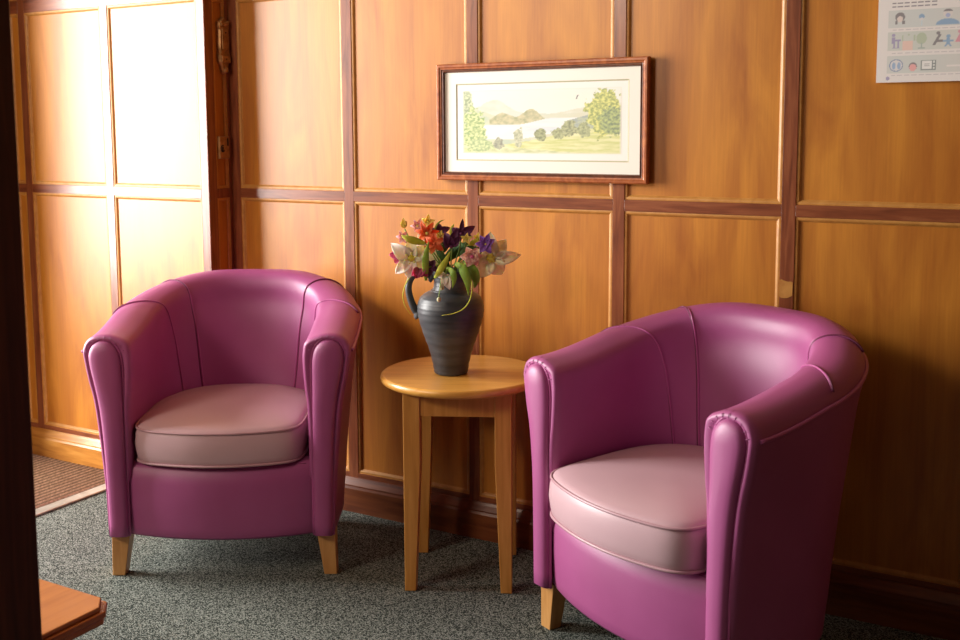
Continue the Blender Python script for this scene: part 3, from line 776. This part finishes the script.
# ------------------------------------------------------------------ framed landscape
PX0, PX1, PZ0, PZ1 = -1.555, -.937, 1.014, 1.331
pic = thing('framed_picture', 'pale watercolour landscape in a thin reddish wood frame above the flowers', 'picture', ((PX0+PX1)/2, 0, (PZ0+PZ1)/2))
pic.scale = (1, .62, 1)
hw, hh = (PX1-PX0)/2, (PZ1-PZ0)/2
def frame_ring(prof, mt, name):
    bm = bmesh.new(); rings = []
    for ins, y in prof:
        rings.append([bm.verts.new((sx*(hw-ins), y, sz*(hh-ins))) for sx, sz in ((-1, -1), (1, -1), (1, 1), (-1, 1))])
    for i in range(len(rings)-1):
        for k in range(4): bm.faces.new((rings[i][k], rings[i][(k+1) % 4], rings[i+1][(k+1) % 4], rings[i+1][k]))
    o = obj(name, bm, mt, pic); return o
frame_ring([(0, -.0015), (0, -.026), (.003, -.030), (.008, -.030), (.011, -.026), (.0145, -.0255)], M['frame'], 'frame')
frame_ring([(.0145, -.0255), (.0165, -.023), (.018, -.023), (.0205, -.025), (.0225, -.020), (.0235, -.0135)], M['frame_dark'], 'frame_slip')
bm = bmesh.new(); box(bm, -hw+.004, hw-.004, -.010, -.0015, -hh+.004, hh-.004); obj('backing', bm, M['frame_dark'], pic)
ox0, ox1, oz0, oz1 = -1.497-(PX0+PX1)/2, -.990-(PX0+PX1)/2, 1.068-(PZ0+PZ1)/2, 1.277-(PZ0+PZ1)/2
bm = bmesh.new()
A = [bm.verts.new((x, -.0140, z)) for x, z in ((-hw+.020, -hh+.020), (hw-.020, -hh+.020), (hw-.020, hh-.020), (-hw+.020, hh-.020))]
B = [bm.verts.new((x, -.0140, z)) for x, z in ((ox0, oz0), (ox1, oz0), (ox1, oz1), (ox0, oz1))]
for k in range(4): bm.faces.new((A[k], A[(k+1) % 4], B[(k+1) % 4], B[k]))
obj('mount', bm, M['mount'], pic)
bm = bmesh.new(); w_ = .0035
B2 = [bm.verts.new((x, -.0120, z)) for x, z in ((ox0+w_, oz0+w_), (ox1-w_, oz0+w_), (ox1-w_, oz1-w_), (ox0+w_, oz1-w_))]
B = [bm.verts.new((x, -.0142, z)) for x, z in ((ox0, oz0), (ox1, oz0), (ox1, oz1), (ox0, oz1))]
for k in range(4): bm.faces.new((B[k], B[(k+1) % 4], B2[(k+1) % 4], B2[k]))
obj('mount_bevel', bm, M['mountline'], pic)
bm = bmesh.new(); box(bm, ox0, ox1, -.0116, -.0105, oz0, oz1); obj('paper_sheet', bm, M['paper'], pic)
def ink_grid(name, x0, x1, z0, z1, y, nx, nz, fn, mt, parent):
    """a flat sheet whose ink colours are worked out point by point (s right, t up, 0..1)"""
    vs_ = []; cols = []
    for j in range(nz+1):
        for i in range(nx+1):
            vs_.append((x0+(x1-x0)*i/nx, y, z0+(z1-z0)*j/nz)); cols.append(fn(i/nx, j/nz))
    fs = [(j*(nx+1)+i, j*(nx+1)+i+1, (j+1)*(nx+1)+i+1, (j+1)*(nx+1)+i) for j in range(nz) for i in range(nx)]
    me = bpy.data.meshes.new(name); me.from_pydata(vs_, [], fs)
    ca = me.color_attributes.new('ink', 'FLOAT_COLOR', 'POINT')
    flat = []
    for c in cols: flat += [*c, 1]
    ca.data.foreach_set('color', flat)
    me.materials.append(mt)
    o = bpy.data.objects.new(name, me); COL.objects.link(o); o.parent = parent; return o
def lin(r, g, b): return tuple((v/255)**2.2 for v in (r, g, b))
def mixc(a, b, t): t = max(0, min(1, t)); return tuple(x+(y-x)*t for x, y in zip(a, b))
def nz(x, y, s=0, o=4): return noise.fractal(Vector((x, y, s)), 1.0, 2.0, o)
def watercolour(s, t):
    c = mixc(lin(240, 238, 224), lin(226, 232, 226), .5+.9*nz(s*4, t*3, 1))
    wob = .012*nz(s*22, 0, 2)
    # far fells
    h = .62+.22*math.exp(-((s-.22)/.11)**2)+.08*math.exp(-((s-.02)/.12)**2)+wob
    if t < h: c = mixc(c, lin(204, 212, 194), .75+.5*nz(s*9, t*9, 3))
    h = .48+.22*math.exp(-((s-.60)/.20)**2)*.6+.28*smoothstep((s-.55)/.4)+wob
    if t < h: c = mixc(c, lin(212, 212, 186), .8+.5*nz(s*10, t*10, 4))
    h = .78-.85*s+wob
    if s < .45 and t < h: c = mixc(lin(184, 200, 176), lin(212, 212, 180), .5+nz(s*12, t*12, 5))
    h = .50+.14*math.exp(-((s-.27)/.08)**2)+.20*math.exp(-((s-.45)/.07)**2)+wob
    if .18 < s < .56 and .40 < t < h: c = mixc(lin(150, 156, 112), lin(204, 196, 154), .6+.9*nz(s*30, t*18, 6))
    # lake
    top = .455+.10*smoothstep((s-.35)/.25); bot = .22+.16*smoothstep((s-.3)/.5)
    if bot < t < top and .12 < s < .80: c = mixc(lin(214, 222, 226), lin(246, 244, 238), .5+1.2*nz(s*3, t*24, 7))
    if s > .66 and t < .50+.22*(s-.66)/.34 and t > .36: c = mixc(lin(150, 164, 160), lin(196, 204, 160), .4+nz(s*24, t*20, 8))
    # meadow
    h = .13+.27*smoothstep((s-.18)/.75)+.008*nz(s*40, 0, 9)
    if t < h: c = mixc(lin(200, 206, 120), lin(232, 230, 172), .45+1.0*nz(s*9, t*26, 10))
    if t < .16*(1-s*1.2)+.02*nz(s*20, 0, 11): c = mixc(lin(180, 190, 130), lin(222, 224, 180), .5+nz(s*18, t*18, 12))
    # trees and bushes
    def blobt(cx, cy, rx, ry, a, b, sd):
        nonlocal c
        d = math.hypot((s-cx)/rx, (t-cy)/ry)+.42*nz(s*26, t*13, sd)
        if d < 1: c = mixc(a, b, .5+1.3*nz(s*60, t*30, sd+1))
    blobt(.03, .80, .035, .26, lin(128, 150, 112), lin(206, 216, 176), 20)
    blobt(.07, .36, .085, .34, lin(122, 158, 92), lin(222, 230, 160), 22)
    blobt(.12, .12, .08, .12, lin(140, 168, 110), lin(210, 222, 160), 23)
    blobt(.24, .16, .032, .09, lin(120, 124, 110), lin(180, 184, 150), 24)
    blobt(.37, .26, .030, .14, lin(150, 158, 124), lin(206, 208, 176), 26)
    blobt(.51, .29, .042, .10, lin(104, 116, 76), lin(170, 176, 124), 28)
    blobt(.62, .31, .038, .08, lin(120, 128, 84), lin(176, 182, 128), 30)
    blobt(.69, .38, .050, .11, lin(112, 122, 84), lin(180, 184, 132), 31)
    blobt(.78, .36, .040, .12, lin(120, 132, 90), lin(180, 186, 130), 32)
    blobt(.90, .62, .105, .34, lin(130, 148, 70), lin(222, 222, 120), 34)
    blobt(.95, .50, .08, .20, lin(96, 120, 82), lin(176, 190, 110), 36)
    if abs(s-.735-.02*(t-.86)*8) < .004 and .83 < t < .90: c = lin(90, 90, 96)
    c = mixc(c, lin(246, 244, 232), .18)  # pale veil mixed into the ink for the reflection on the picture glass
    e = min(s, 1-s, (t)*.5, (1-t)*.5)
    if e < .012: c = mixc(lin(238, 234, 220), c, e/.012)
    return c
cx_, cz_ = (PX0+PX1)/2, (PZ0+PZ1)/2
ink_grid('painted_sheet', -1.477-cx_, -1.011-cx_, 1.088-cz_, 1.258-cz_, -.0119, 230, 100, watercolour, M['painting'], pic)

# ------------------------------------------------------------------ information poster
po = thing('poster', 'printed information sheet with rows of small coloured icons on the panelling at top right', 'poster', (-.32, 0, 1.42))
QX0, QX1, QZ0, QZ1 = -.404, -.107, 1.252, 1.672
bm = bmesh.new(); box(bm, QX0+.32, QX1+.32, -.0030, -.0018+.003, QZ0-1.42, QZ1-1.42)
W_, H_ = QX1-QX0, QZ1-QZ0
def sheet(s, t):
    X = (s*W_*1000-10)/1.2; Z = t*H_*1000/1.12
    white = lin(236, 228, 222); c = white
    # tinted row bands
    for z0, z1, cc in ((18, 52, lin(206, 210, 204)), (62, 98, lin(204, 208, 198)), (106, 140, lin(206, 210, 206))):
        if z0 < Z < z1 and X > 10: c = mixc(lin(214, 208, 200), cc, .6+.4*math.sin(X*.03))
    def circ(x, z, r): return math.hypot(X-x, Z-z) < r
    def ell(x, z, a, b): return ((X-x)/a)**2+((Z-z)/b)**2 < 1
    def rect(x0, x1, z0, z1): return x0 < X < x1 and z0 < Z < z1
    blue, dk, pk, lil, grn, sal = lin(120, 160, 196), lin(110, 104, 108), lin(222, 132, 150), lin(150, 140, 180), lin(176, 190, 160), lin(236, 196, 180)
    # top row: long-haired head, small mask head, person in blue
    if ell(30, 127, 8.5, 9): c = dk
    if ell(30, 123, 5, 6): c = lin(226, 208, 198)
    if rect(22, 26, 113, 120) or rect(34, 39, 113, 120): c = dk
    if circ(67, 126, 5): c = blue
    if ell(67, 121, 3.4, 3): c = lin(220, 214, 210)
    if rect(66, 68, 108, 120): c = lin(196, 214, 222)
    if circ(111, 130, 8): c = lin(222, 212, 206)
    if circ(111, 130, 8.6) and Z > 134: c = dk
    if circ(111, 126, 4): c = lin(160, 170, 210)
    if ell(111, 108, 20, 12) and Z > 108: c = blue
    # middle row: seated figure, basket, tree shape, three figures
    if circ(20, 92, 3.2) or rect(17, 23, 76, 88) or rect(17, 33, 80, 84) or rect(20, 23, 66, 78) or rect(27, 30, 66, 80) or rect(18, 31, 66, 68): c = lil
    if rect(36, 54, 62, 80): c = sal
    if abs(X-36) < 1.2 and 80 < Z < 92 or abs(X-56) < 1.2 and 80 < Z < 92 or circ(46, 92, 1.8): c = grn
    if ell(68, 84, 9, 11): c = grn
    if rect(67, 69, 64, 76) or rect(62, 74, 64, 66): c = lin(150, 170, 160)
    if circ(96, 93, 3.4) or (abs((X-90)-(Z-72)*.5) < 2.5 and 70 < Z < 90) or rect(92, 104, 76, 80): c = dk
    if circ(113, 86, 3.6) or rect(110, 116, 70, 82) or rect(104, 122, 76, 79) or (abs(abs(X-113)-(76-Z)*.5) < 1.6 and 66 < Z < 76): c = blue
    if circ(132, 94, 3.2) or (abs(X-132) < (92-Z)*.45 and 74 < Z < 92): c = pk
    # bottom row: round badge with two figures, head, screen
    if circ(26, 33, 12): c = lin(96, 124, 170)
    if circ(26, 33, 10.4): c = lin(222, 218, 216)
    if ell(22, 32, 3, 7) or ell(31, 32, 3, 7): c = lin(140, 170, 206)
    if ell(55, 30, 7, 8): c = dk
    if ell(55, 28, 6, 7): c = lin(238, 160, 158)
    if rect(68, 94, 22, 42): c = lin(110, 124, 120)
    if rect(70, 87, 24, 40): c = lin(236, 234, 230)
    if rect(89, 92, 24, 28) or rect(89, 92, 30, 34) or rect(89, 92, 36, 40): c = lin(230, 230, 226)
    if rect(74, 83, 33, 34.4) or rect(74, 83, 30, 31.4): c = lin(120, 120, 120)
    if rect(112, 135, 28, 31): c = white
    if circ(12, 8, 3.5): c = lil
    # captions
    c = mixc(c, lin(232, 224, 218), .22)
    if X > 18 and int(X/3.1) % 4 and ((101.5 < Z < 102.6) or (56.5 < Z < 57.6) or (13 < Z < 14)): c = mixc(c, lin(150, 140, 150), .55)
    if 16 < X < 92 and int(X/2.3) % 5 and ((146.5 < Z < 148.2) or (153 < Z < 154.8)): c = lin(150, 142, 146)
    return c
ink_grid('printed_face', QX0+.32, QX1+.32, QZ0-1.42, QZ1-1.42, -.0032, 250, 330, sheet, M['print'], po)
obj('sheet_back', bm, M['paper'], po)

# ------------------------------------------------------------------ finger plate and lock on the return
def plate(outline, y_off, depth, name, mt, parent):
    """outline in (y, z) on the return face; the front stands off the wall by depth"""
    bm = bmesh.new(); n = len(outline)
    a = [bm.verts.new((y_off, y, z)) for y, z in outline]
    b = [bm.verts.new((y_off+depth*.6, y, z)) for y, z in outline]
    cy_ = sum(p[0] for p in outline)/n; cz__ = sum(p[1] for p in outline)/n
    c = [bm.verts.new((y_off+depth, cy_+(y-cy_)*.88, cz__+(z-cz__)*.96)) for y, z in outline]
    for A_, B_ in ((a, b), (b, c)):
        for k in range(n): bm.faces.new((A_[k], A_[(k+1) % n], B_[(k+1) % n], B_[k]))
    bm.faces.new(a[::-1]); bm.faces.new(c)
    return obj(name, bm, mt, parent, smooth=False)
fp = thing('finger_plate', 'ornate bronze finger plate high on the narrow wood strip left of the corner', 'finger plate', (RX-REC, -.024, 1.415))
half = [(0, -.088), (.007, -.083), (.010, -.072), (.015, -.060), (.022, -.050), (.024, -.030), (.020, -.022), (.022, -.010), (.021, .050), (.024, .060), (.021, .072), (.014, .078), (.008, .082), (0, .088)]
ol = half+[(-y, z) for y, z in half[-2:0:-1]]
plate(ol, 0, .016, 'plate_body', M['bronze'], fp)
for (a0, a1, b0, b1, d) in ((-.013, .013, -.012, .052, .019), (-.019, .019, -.052, -.030, .021), (-.017, .017, .060, .070, .021)):
    bm = bmesh.new(); box(bm, .014, d, a0, a1, b0, b1); obj('raised_ornament', bm, M['bronze'], fp, bevel=.002)
for (y_, z_, r_) in ((0, -.075, .009), (.012, -.040, .007), (-.012, -.040, .007), (0, .066, .008), (.014, .072, .006), (-.014, .072, .006)):
    bm = bmesh.new(); bmesh.ops.create_uvsphere(bm, u_segments=12, v_segments=8, radius=r_)
    for v in bm.verts: v.co = Vector((.018+v.co.x*.6, y_+v.co.y, z_+v.co.z))
    obj('boss', bm, M['bronze'], fp, smooth=True)
for z_ in (.040, -.041):
    bm = bmesh.new(); bmesh.ops.create_uvsphere(bm, u_segments=10, v_segments=6, radius=.0028)
    for v in bm.verts: v.co = Vector((.0205+v.co.x*.5, v.co.y, z_+v.co.z))
    obj('screw', bm, M['hole'], fp, smooth=True)
lp = thing('lock_plate', 'small square bronze lock plate with keyhole below the finger plate', 'lock plate', (RX-REC, -.036, 1.10))
plate([(-.024, -.034), (.022, -.034), (.022, .036), (-.024, .036)], 0, .0145, 'plate_body', M['bronze'], lp)
bm = bmesh.new()
tube(bm, [(.0148, -.010+.008*math.cos(a), -.002+.010*math.sin(a)) for a in [k*PI/6 for k in range(2, 12)]], .0018, 6)
obj('keyhole_cover', bm, M['hole'], lp, smooth=True)
bm = bmesh.new(); box(bm, .0140, .0152, -.013, -.007, -.010, .004); obj('keyhole', bm, M['hole'], lp)
bm = bmesh.new(); box(bm, .0140, .0156, .010, .015, .006, .030); obj('latch_slot', bm, M['hole'], lp)

# ------------------------------------------------------------------ foreground: dark post and low wooden table
bm = bmesh.new(); box(bm, -1.45, -1.286, -1.68, -1.55, 0, 2.45)
struct('trim_%d' % (trim_n[0]+1), bm, M['post'], .004)
BX, BY, BZ = -1.485, -1.235, .30
tb = thing('low_table', 'low orange-brown wooden table corner with moulded edge at bottom left', 'table', (BX, BY, 0))
def slab(z0, z1, ins, mt, name, ch=.030):
    L_, D_ = 1.0, .75
    x0, x1, y0, y1 = -L_+ins, -ins, -D_+ins, -ins
    pts = [(x0+ch, y0), (x1-ch, y0), (x1, y0+ch), (x1, y1-ch), (x1-ch, y1), (x0+ch, y1), (x0, y1-ch), (x0, y0+ch)]
    bm = bmesh.new(); a = [bm.verts.new((x, y, z0)) for x, y in pts]; b = [bm.verts.new((x, y, z1)) for x, y in pts]
    bm.faces.new(a[::-1]); bm.faces.new(b)
    for k in range(8): bm.faces.new((a[k], a[(k+1) % 8], b[(k+1) % 8], b[k]))
    return obj(name, bm, mt, tb, bevel=.003)
slab(BZ-.009, BZ, .010, M['bench'], 'tabletop')
slab(BZ-.022, BZ-.009, .003, M['bench_edge'], 'moulded_edge')
slab(BZ-.034, BZ-.022, .006, M['bench_edge'], 'lower_moulding')
bm = bmesh.new(); box(bm, -.93, -.07, -.68, -.07, BZ-.10, BZ-.034); obj('apron', bm, M['bench_edge'], tb, bevel=.002)
for x in (-.92, -.13):
    for y in (-.67, -.13):
        bm = bmesh.new(); box(bm, x, x+.05, y, y+.05, 0, BZ-.034); obj('leg', bm, M['bench_edge'], tb, bevel=.003)
